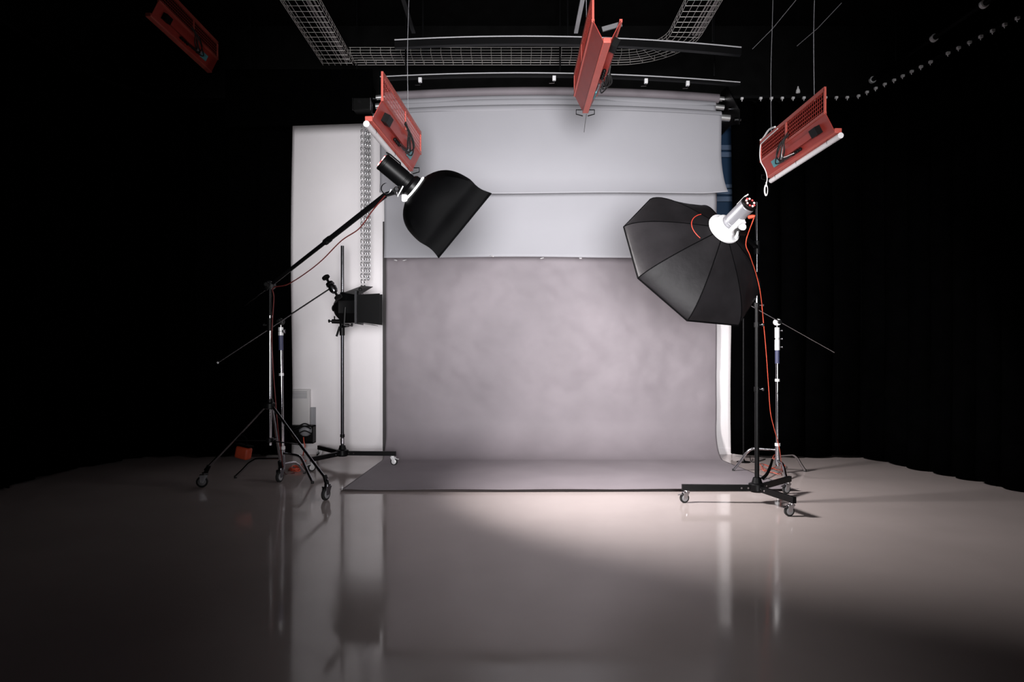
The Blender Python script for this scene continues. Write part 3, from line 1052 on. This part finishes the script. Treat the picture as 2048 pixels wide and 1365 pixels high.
# black strap lying by the coil
sp = [floor_at(1524, 962), floor_at(1534, 956), floor_at(1541, 948), floor_at(1545, 944)]
zs = [0.01, 0.03, 0.07, 0.115]
stp = smooth_path([V((p.x, p.y, z)) for p, z in zip(sp, zs)], 5)
m = MB()
rows = []
for i, p in enumerate(stp):
    w = 0.030 - 0.012 * i / len(stp)
    rows.append((m.bm.verts.new(p + V((-w * .5, 0, w * .45))), m.bm.verts.new(p + V((w * .5, 0, -w * .1 + .0)))))
for i in range(len(rows) - 1):
    m.bm.faces.new((rows[i][0], rows[i][1], rows[i + 1][1], rows[i + 1][0]))
st = m.build('cable_strap', 'black_fabric', solid=0.004)
tag(st, 'black cable strap with an orange loop curling up beside the sweep edge', 'strap')
lpz = V((stp[-1].x, stp[-1].y, stp[-1].z + .01))
MB().tube([lpz + V((0, 0, 0)), lpz + V((.012, 0, .03)), lpz + V((.03, 0, .04)), lpz + V((.03, 0, .02)), lpz + V((.012, 0, -.01))], 0.004, 6).build('loop', 'orange', st)

# small black and orange leads on the floor by the right curtain
pts = [floor_at(1500, 919) + V((0, 0, .03)), floor_at(1502, 925) + V((0, 0, .012)), floor_at(1510, 926) + V((0, 0, .008)), floor_at(1522, 923) + V((0, 0, .008)), floor_at(1530, 920) + V((0, 0, .006))]
o = MB().tube(smooth_path(pts, 6), 0.005, 7).build('floor_lead', 'cable_black')
tag(o, 'short black lead on the floor at the foot of the right curtain', 'cable')

# orange coil at the left, behind the boom stand
pts = []
for i in range(30):
    a = i * 0.72
    p = floor_at(588 + 11 * math.cos(a) + 0.25 * i, 941 + 3.2 * math.sin(a))
    p.z = 0.006 + 0.008 * (i % 4)
    pts.append(p)
pts += [floor_at(604, 930) + V((0, 0, .006)), floor_at(612, 922) + V((0, 0, .006))]
o = MB().tube(smooth_path(pts, 4), 0.0055, 7).build('power_cable', 'orange')
tag(o, 'loose orange cable coil on the floor behind the left boom stand', 'cable')


# ================================================================== WALL ITEMS AT THE LEFT
hx0, hx1 = -2.55, at(620, 800, 7.8).x
hz0, hz1 = at(620, 850, 7.8).z, at(620, 779, 7.8).z
ht = thing('wall_heater', 'white panel heater with a slatted grille on the wall beside the left curtain', 'heater', ((hx0 + hx1) / 2, WY, hz0))
MB().box(((hx0 + hx1) / 2, WY - .035, (hz0 + hz1) / 2), (hx1 - hx0, 0.07, hz1 - hz0)).build('panel', 'heater', ht, bevel=.006)
g = MB()
for i in range(6):
    g.box(((hx0 + hx1) / 2 - .01, WY - .073, hz1 - .025 - i * .014), (hx1 - hx0 - .03, 0.006, 0.006))
g.build('grille', 'grey_plastic', ht)
gx0, gx1 = at(621.5, 800, 7.82).x, at(631, 800, 7.82).x
gz1 = at(620, 815, 7.82).z
o = MB().box(((gx0 + gx1) / 2, WY - .012, (gz1 + hz0) / 2), (gx1 - gx0, .024, gz1 - hz0)).build('wall_box', 'grey_plastic', bevel=.002)
tag(o, 'narrow grey box on the wall just right of the heater', 'box')
bx1 = gx1
bz0 = at(620, 886, 7.8).z
bk = thing('cable_box', 'open black cable box on the wall under the heater', 'box', ((hx0 + bx1) / 2, WY, bz0))
m = MB()
cx, w_, hh = (hx0 + bx1) / 2, bx1 - hx0, hz0 - bz0 - .004
m.box((cx, WY - .008, bz0 + hh / 2), (w_, .016, hh))
m.box((cx, WY - .06, bz0 + .006), (w_, .12, .012))
m.box((cx, WY - .06, bz0 + hh - .006), (w_, .12, .012))
m.box((bx1 - .006, WY - .06, bz0 + hh / 2), (.012, .12, hh))
m.box((hx0 + .006, WY - .06, bz0 + hh / 2), (.012, .12, hh))
m.build('case', 'black_plastic', bk)
MB().sphere((bx1 - .10, WY - .06, bz0 + .14), 0.075, 1, .55, .9, 14).build('liner', 'grey_plastic', bk)
for i, (dz, c_) in enumerate(((.16, 'cable_black'), (.11, 'cable_black'), (.19, 'cable_black'))):
    pts = [(hx0 + .02, WY - .08, bz0 + dz - .05), (bx1 - .2, WY - .11, bz0 + dz - .02), (bx1 - .1, WY - .115, bz0 + dz + .03), (bx1 - .03, WY - .09, bz0 + dz)]
    MB().tube(smooth_path(pts, 5), 0.008, 7).build('lead', c_, bk)
pts = [at(607, 875, 7.68), at(608, 885, 7.66), at(610, 893, 7.66), at(608, 900, 7.66), floor_at(606, 913) + V((0, 0, .006))]
o = MB().tube(smooth_path(pts, 6), 0.006, 7).build('hanging_lead', 'orange')
tag(o, 'short orange lead hanging out of the black cable box to the floor', 'cable')


# ================================================================== RED HANGING FIXTURES
def fixture(label, kx, y0, kz, L, face, tube=True, wires=(0.25, 0.8), detail=True, sides=(-1, 1), meshes=(-1, 1)):
    """trough fixture of folded red panels running into the room; keel at kx, near end y0.
       face: side (+1/-1) that carries tube, ballast and cables"""
    root = thing('hanging_fixture', label, 'light fixture', (kx, y0, kz), 'red hanging trough fixtures')
    HW, ZJ, ZT = 0.088, 0.165, 0.335
    y1 = y0 + L

    def P(x, y, z):
        return V((kx + x, y, kz + z))
    for sg in sides:
        MB().plate([P(sg * .022, y0, .035), P(sg * .022, y1, .035), P(sg * HW, y1, ZJ), P(sg * HW, y0, ZJ)], 0.004).build('side_panel', 'red', root)
        lip = MB()
        lip.beam(P(sg * HW, y0, ZJ), P(sg * HW, y1, ZJ), 0.018, 0.02)
        lip.build('panel_rail', 'pink', root)
        if sg not in meshes:
            continue
        gd = MB()
        gd.beam(P(sg * HW, y0, ZT), P(sg * HW, y1, ZT), 0.014, 0.028)
        gd.beam(P(sg * HW, y0 + .006, ZJ), P(sg * HW, y0 + .006, ZT), 0.014, 0.014)
        gd.beam(P(sg * HW, y1 - .006, ZJ), P(sg * HW, y1 - .006, ZT), 0.014, 0.014)
        gd.beam(P(sg * HW, y0 + L * .55, ZJ), P(sg * HW, y0 + L * .55, ZT), 0.012, 0.02)
        go = gd.build('guard_frame', 'pink', root)
        wm = MB()
        for i in range(1, 6):
            z = ZJ + (ZT - ZJ) * i / 6
            wm.cyl(P(sg * HW, y0, z), P(sg * HW, y1, z), 0.0022, 5)
        ny = int(L / 0.032)
        for i in range(1, ny):
            y = y0 + L * i / ny
            wm.cyl(P(sg * HW, y, ZJ), P(sg * HW, y, ZT), 0.0018, 5)
        wm.build('wire_mesh', 'red', go)
    kl = MB()
    kl.beam(P(0, y0 - .01, .038), P(0, y1 + .01, .038), 0.05, 0.034)
    kl.build('keel_rail', 'pink', root, bevel=.004)
    if tube:
        tb = MB()
        tb.tube([P(face * -.012, y0 - .02, .0), P(face * -.012, y1 + .02, .0)], 0.021, 16)
        t_ = tb.build('lamp_tube', 'tube_white', root)
        for y in (y0 + L * .12, y0 + L * .55, y0 + L * .9):
            MB().torus(P(face * -.012, y, .004), (0, 1, 0), 0.0225, 0.0015, 18, 5).build('tube_clip', 'cable_black', t_)
    # bracket under the far end
    fb = MB()
    for sg in (-1, 1):
        fb.tube([P(sg * .03, y1 + .01, .05), P(sg * .075, y1 + .01, .05), P(sg * .075, y1 + .01, .015), P(sg * .02, y1 + .01, .0)], 0.0045, 6)
    fb.build('end_bracket', 'black_metal', root)
    # ballast box and cables on the visible side
    nx = V((face * 0.13, 0, -0.066)).normalized()      # outward from the sloping panel
    mid = lambda y, t, off: P(face * (.022 + (HW - .022) * t), y, .035 + (ZJ - .035) * t) + nx * off
    if detail:
        bb = MB()
        ye = y0 + L * .18
        yf = y0 + L * .62
        rot = Matrix.Rotation(math.atan2(0.13, 0.066) * (1 if face < 0 else -1), 3, 'Y')
        c = (mid(ye, .55, .022) + mid(yf, .55, .022)) / 2
        dd = V((face * .066, 0, .13)).normalized()
        w = 0.045
        a0, a1 = mid(ye, .5, .002), mid(yf, .5, .002)
        pts0 = [a0 - dd * w / 2, a0 + dd * w / 2, a0 + dd * w / 2 + nx * .035, a0 - dd * w / 2 + nx * .035]
        r0 = [bb.bm.verts.new(p) for p in pts0]
        r1 = [bb.bm.verts.new(p + (a1 - a0)) for p in pts0]
        bb.skin(r0, r1)
        bb.cap(r0[::-1])
        bb.cap(r1)
        bb.build('ballast_box', 'red', root)
        a0 = mid(ye - .095, .5, .003)
        b2 = MB()
        pts0 = [a0 - dd * .03, a0 + dd * .03, a0 + dd * .03 + nx * .042, a0 - dd * .03 + nx * .042]
        r0 = [b2.bm.verts.new(p) for p in pts0]
        r1 = [b2.bm.verts.new(p + V((0, .10, 0))) for p in pts0]
        b2.skin(r0, r1)
        b2.cap(r0[::-1])
        b2.cap(r1)
        b2.build('socket_box', 'black_plastic', root)
        # black cable bunch hooked on the guard
        for q, (t0, t1, bul) in enumerate(((.50, .66, .06), (.53, .72, .075), (.48, .60, .05), (.56, .64, .09))):
            pts = [P(face * (HW + .012), y0 + L * t0, ZJ + .06 - q * .012), P(face * (HW + .03), y0 + L * (t0 + .04), ZJ - .0),
                   mid(y0 + L * (t0 + t1) / 2, .6, bul), mid(y0 + L * t1, .3, .05), mid(y0 + L * (t1 - .08), .2, .03)]
            MB().tube(smooth_path(pts, 5), 0.0055, 6).build('cable', 'cable_black', root)
        pts = [mid(y0 + L * .57, .9, .03), mid(y0 + L * .60, .4, .05), mid(y0 + L * .46, .22, .04)]
        MB().tube(smooth_path(pts, 6), 0.0035, 6).build('cable', 'cable_white' if tube and face < 0 else 'cable_black', root)
        # row of dark terminal knobs
        for i in range(4):
            MB().sphere(mid(y0 + L * (.40 + .035 * i), .22, .018), 0.014, n=10).build('terminal', 'black_plastic', root)
    # teal label
    tl = MB()
    f2 = face if detail else -1
    nx2 = V((f2 * 0.13, 0, -0.066)).normalized()
    mid2 = lambda y, t, off: P(f2 * (.022 + (HW - .022) * t), y, .035 + (ZJ - .035) * t) + nx2 * off
    ya, yb_ = y0 + L * .74, y0 + L * .84
    tl.plate([mid2(ya, .22, .008), mid2(yb_, .22, .008), mid2(yb_, .62, .008), mid2(ya, .62, .008)], 0.008)
    tl.build('teal_tag', 'teal', root)
    tl = MB()
    tl.plate([mid2(ya - .10, .38, .010), mid2(ya, .3, .010), mid2(ya, .52, .010), mid2(ya - .10, .56, .010)], 0.006)
    tl.build('grey_tag', 'grey_plastic', root)
    # suspension wires to the ceiling
    for t in wires:
        for sg in (face if face in meshes else meshes[0],):
            q = P(sg * HW, y0 + L * t, ZT)
            pts = [q, q + V((-.004, 0, .5)), q + V((.012, 0, (CEIL - q.z) * .6)), V((q.x + .02, q.y, CEIL))]
            MB().tube(smooth_path(pts, 6), 0.0022, 5).build('suspension_wire', 'grey_plastic', root)
    return root, P, HW, ZJ, ZT


fr_, P, HW, ZJ, ZT = fixture('red trough light fixture hanging at the right, in front of the black curtain', 2.290, 4.92, 2.672, 1.28, -1, wires=(0.14, 0.80), sides=(-1,), meshes=(-1,))
y1 = 4.92 + 1.28
# pale cable along its far end, ending in a hanging coil
pts = [P(-HW - .02, y1 - .45, ZT - .02), P(-HW - .02, y1 - .12, ZT - .03), P(-HW - .02, y1 - .05, ZT - .05), P(-HW - .02, y1 - .05, ZJ), P(-HW + .03, y1 - .03, ZJ - .08), P(-.03, y1 + .0, .02), P(-.035, y1 + .01, -.04)]
MB().tube(smooth_path(pts, 6), 0.0045, 6).build('cable', 'cable_white', fr_)
MB().tube(smooth_path([P(-HW - .0, y1 - .34, ZT + .03), P(-HW, y1 - .2, ZT + .05), P(-HW, y1 - .06, ZT + .02), P(-HW - .01, y1 - .02, ZT + .015)], 6), 0.008, 6).build('cable', 'cable_white', fr_)
cc = P(-.035, y1 + .01, -.085)
cm = MB()
for i in range(3):
    ring = [cc + V((.012 * math.cos(a) * (1 + .15 * i), .004 * i - .004, .042 * math.sin(a) * (1 + .1 * i))) for a in [2 * PI * q / 16 for q in range(16)]]
    cm.tube(ring, 0.0035, 6, closed=True)
cm.cyl(cc + V((0, -.004, .03)), cc + V((0, -.004, .07)), 0.006, 8)
cm.build('cable_coil', 'cable_white', fr_)
fl_, *_ = fixture('red trough light fixture hanging left of the white papers, behind the black flash head', -0.940, 4.60, 2.650, 1.28, 1, wires=(0.62,), sides=(1,), meshes=(1,))
fl_.rotation_euler = (0, 0, -math.atan2(0.085, 1.28))
fm_, P, HW, ZJ, ZT = fixture('red trough light fixture hanging over the middle of the backdrops, seen from below', 0.600, 4.42, 3.085, 1.30, 1, tube=False, wires=(0.3,), meshes=(-1,))
MB().beam(P(-.02, 4.50, .145), P(.105, 4.50, .18), 0.012, 0.03).build('cross_plate', 'plate_grey', fm_)
fixture('dim red trough light fixture up in the dark at the far left of the ceiling', -3.22, 6.2, 4.10, 1.25, 1, tube=False, wires=(), detail=True, sides=(1,), meshes=(1,))
# loose pull cord under the middle fixture
e = at(1173, 233, 5.73)
o = MB().tube(smooth_path([e + V((0, 0, .02)), e + V((-.012, 0, -.06)), e + V((-.02, 0, -.13))], 5), 0.002, 5).build('pull_cord', 'cable_black')
tag(o, 'thin cord dangling under the far end of the middle red fixture', 'cord')


# ================================================================== CEILING METALWORK
def tray(label, path, w, h, z, nb=6, step=0.1, start=0.0):
    """wire mesh cable tray following a 2D centre path"""
    pts = [V((p[0], p[1], 0)) for p in path]
    n = len(pts)
    nrm = []
    for i in range(n):
        t = (pts[min(i + 1, n - 1)] - pts[max(i - 1, 0)]).normalized()
        nrm.append(V((-t.y, t.x, 0)))
    m = MB()
    for j in range(nb):
        off = -w / 2 + w * j / (nb - 1)
        m.tube([pts[i] + nrm[i] * off + V((0, 0, z)) for i in range(n)], 0.0026, 5)
    for sg in (-1, 1):
        for k in (0.5, 1.0):
            m.tube([pts[i] + nrm[i] * sg * (w / 2 + .004) + V((0, 0, z + h * k)) for i in range(n)], 0.0026, 5)
    acc = 0.0
    for i in range(1, n):
        seg = pts[i] - pts[i - 1]
        L = seg.length
        d_ = acc
        while d_ < L:
            p = pts[i - 1] + seg * (d_ / L)
            nn = nrm[i - 1].lerp(nrm[i], d_ / L).normalized()
            a, b = p + nn * (w / 2) + V((0, 0, z)), p - nn * (w / 2) + V((0, 0, z))
            m.tube([a + V((0, 0, h)), a, b, b + V((0, 0, h))], 0.0024, 5)
            d_ += step
        acc = d_ - L
    o = m.build('cable_tray', 'galv')
    tag(o, label, 'cable tray', 'wire mesh cable trays')
    return o


TZ = 4.12
rp = [(1.63, 3.2), (1.63, 6.55)]
for i in range(1, 10):
    a = PI / 2 * i / 9
    rp.append((1.08 + .55 * math.cos(a), 6.55 + .55 * math.sin(a)))
rp += [(-1.62, 7.10)]
tray('wire cable tray at the right, bending left above the backdrops', rp, 0.29, 0.055, TZ)
tray('wire cable tray running into the room at the upper left', [(-1.80, 3.2), (-1.80, 7.25)], 0.31, 0.055, TZ)
# cables lying in the trays
for lab, xs, ys in (('grey cable bundle lying in the right cable tray', (1.68, 1.70, 1.725, 1.745, 1.76, 1.69), (3.3, 6.6)),
                    ('grey cable bundle lying in the left cable tray', (-1.74, -1.72, -1.70, -1.685, -1.67, -1.73), (3.3, 7.2))):
    root = thing('cable_bundle', lab, 'cables', (xs[0], ys[0], TZ))
    for i, x in enumerate(xs):
        pts = []
        for k in range(11):
            t = k / 10
            pts.append(V((x + .012 * math.sin(5 * t + i * 1.9), ys[0] + (ys[1] - ys[0]) * t, TZ + .012 + .006 * (i % 3))))
        MB().tube(smooth_path(pts, 3), 0.006, 6).build('cable', 'bundle', root)


def bar(name, label, x0, x1, Y, z, w, h, k, material, lipmat=None, clamps=()):
    root = thing(name, label, 'rail', ((x0 + x1) / 2, Y, z))
    n = 16
    pts = [V((x0 + (x1 - x0) * i / n, Y, z - k * (x0 + (x1 - x0) * i / n - BOWX * .3) ** 2)) for i in range(n + 1)]
    m = MB()
    rings = []
    for p in pts:
        rings.append([m.bm.verts.new(p + V((0, sy * w / 2, sz * h / 2))) for sy, sz in ((-1, -1), (1, -1), (1, 1), (-1, 1))])
    for i in range(n):
        m.skin(rings[i], rings[i + 1])
    m.cap(rings[0][::-1])
    m.cap(rings[-1])
    m.build('beam', material, root)
    if lipmat:
        m = MB()
        m.tube([p + V((0, -w / 2, h / 2 + .002)) for p in pts], 0.006, 6)
        m.build('lip', lipmat, root)
    for x in clamps:
        zz = z - k * (x - BOWX * .3) ** 2 - h / 2
        c = MB()
        c.box((x, Y - w / 2 - .004, zz - .022), (0.034, 0.034, 0.045))
        co = c.build('clamp', 'white_metal', root, bevel=.003)
        MB().tube([(x, Y - w / 2, zz - .04), (x, Y - w / 2 - .01, zz - .07), (x - .05, Y - w / 2 - .01, zz - .072)], 0.005, 6).build('clamp_hook', 'dim_chrome', co)
    for x in (x0 + .25, (x0 + x1) / 2, x1 - .25):
        MB().cyl((x, Y, z), (x, Y, CEIL), 0.008, 8).build('drop_rod', 'black_metal', root)
    return root


bar('ceiling_rail', 'nearer black ceiling beam with a bright upper lip crossing above the backdrops', -1.05, 2.05, 6.28, 3.94, 0.05, 0.065, 0.026, 'black_metal', 'galv_strip')
bar('ceiling_rail', 'farther black ceiling beam with white clamps crossing above the backdrops', -1.3, 2.25, 6.92, 3.885, 0.04, 0.03, 0.020, 'black_metal', 'galv_strip',
    clamps=(at(841, 147, 6.92).x, at(1108, 145, 6.92).x, at(1291, 152, 6.92).x, at(1374, 155, 6.92).x))
for lab, x, mt in (('grey ceiling rail running into the room left of the middle red fixture', 0.575, 'galv_strip'), ('dark ceiling rail running into the room right of the left cable tray', -0.885, 'black_metal')):
    o = MB().beam((x, 3.0, 4.03), (x, 6.30, 4.03), 0.035, 0.022).build('ceiling_rail', mt)
    tag(o, lab, 'rail')
    hr = MB()
    for y in (3.6, 6.0):
        hr.cyl((x, y, 4.03), (x, y, CEIL), 0.007, 8)
    hr.build('drop_rod', 'black_metal', o)
# thin black wires slung along the ceiling at the right
for lab, a, b in (('thin dark wire slung under the ceiling right of the cable tray', at(1505, 98, 6.6), at(1592, 0, 5.75)),
                  ('thin dark wire slung under the ceiling above the right red fixture', at(1594, 92, 6.6), at(1683, 6, 5.8))):
    o = MB().tube([a, (a + b) / 2 + V((0, 0, -.02)), b], 0.003, 5).build('ceiling_wire', 'grey_plastic')
    tag(o, lab, 'wire')

# black pipe with white couplings above the right curtain
pp = thing('ceiling_pipe', 'black pipe with white couplings running above the right curtain', 'pipe', (3.95, 6, 4.12))
pa, pb_ = V((4.0, 7.75, 4.165)), V((4.0, 3.0, 4.0))
MB().tube([pa, pb_], 0.024, 14).build('pipe', 'black_metal', pp)
for px in (1745, 1868, 1968):
    Y = 4.0 * F_PX / (px - 1024)
    t = (Y - pa.y) / (pb_.y - pa.y)
    c = pa.lerp(pb_, t)
    MB().lathe(c + V((0, -.02, 0)), (0, 1, 0), [(0, .026), (.004, .036), (.036, .036), (.04, .026)], 18).build('coupling', 'white_metal', pp)
for y in (7.3, 5.9, 4.2):
    MB().cyl((4.0, y, pa.z + (pb_.z - pa.z) * (pa.y - y) / (pa.y - pb_.y)), (4.0, y, CEIL), 0.008, 8).build('drop_rod', 'black_metal', pp)

# white hook lamp-shaped clip hanging near the curtain corner
hk = at(1596, 177, 7.2)
o = MB().lathe(hk, (0, 0, -1), [(-.02, .006), (0, .010), (.02, .02), (.045, .022), (.05, .01)], 14).build('rail_hook', 'white_metal')
tag(o, 'white hook hanging under the ceiling left of the right red fixture', 'hook')
MB().cyl(hk + V((0, 0, .015)), V((hk.x, hk.y, CEIL)), 0.003, 6).build('hook_rod', 'black_metal', o)

# slim dark pole standing against the right curtain
pl = floor_at(1487, 925)
sp_ = thing('slim_pole', 'slim dark upright pole standing in front of the right curtain, left of the chrome stand', 'pole', pl)
MB().cyl(pl + V((0, 0, .0)), pl + V((0, 0, 1.62)), 0.009, 12).build('pole', 'black_metal', sp_)
MB().lathe(pl, (0, 0, 1), [(0, .07), (.006, .07), (.01, .02), (.03, .012)], 20).build('foot_plate', 'black_metal', sp_)


# ================================================================== LIGHT
def area(name, loc, dirv, size, power, spread, color=(1, 1, 1), shape='DISK', side=None):
    ld = bpy.data.lights.new(name, 'AREA')
    ld.shape = shape
    ld.size = size
    ld.energy = power
    ld.color = color
    ld.spread = math.radians(spread)
    o = bpy.data.objects.new(name, ld)
    COL.objects.link(o)
    o.location = loc
    if side is None:
        o.rotation_euler = V(dirv).to_track_quat('-Z', 'Y').to_euler()
    else:
        z = -V(dirv).normalized()
        x = V(side).normalized()
        o.rotation_euler = Matrix((x, z.cross(x), z)).transposed().to_euler()
    return o


P_OCTA, P_DOME, P_FRONT = 4.0, 78.0, 101.0
area('octagonal_softbox_flash', oc + oax * 0.046, on, 1.0, P_OCTA, 125, (1.0, 0.975, 1.0))
area('square_softbox_flash', lc_ + laxis * 0.032, ln, 0.46, P_DOME, 109, (1.0, 0.955, 0.945), 'SQUARE', lw)
# large studio light standing behind the photographer, aimed at the backdrop
fp = V((0.2, -1.2, 1.4))
area('front_studio_flash', fp, V((0.42, 7.8, 2.35)) - fp, 2.0, P_FRONT, 48, (1.0, 0.985, 1.0))

w = bpy.data.worlds.new('world')
scene.world = w
w.use_nodes = True
w.node_tree.nodes['Background'].inputs['Color'].default_value = (0, 0, 0, 1)
w.node_tree.nodes['Background'].inputs['Strength'].default_value = 0.0

for o in scene.objects:
    if '_base' in o:
        del o['_base']

vs = scene.view_settings
scene.display_settings.display_device = 'sRGB'
vs.view_transform = 'Standard'
vs.look = 'None'
vs.exposure = 0.0
vs.gamma = 1.0
vs.use_curve_mapping = False
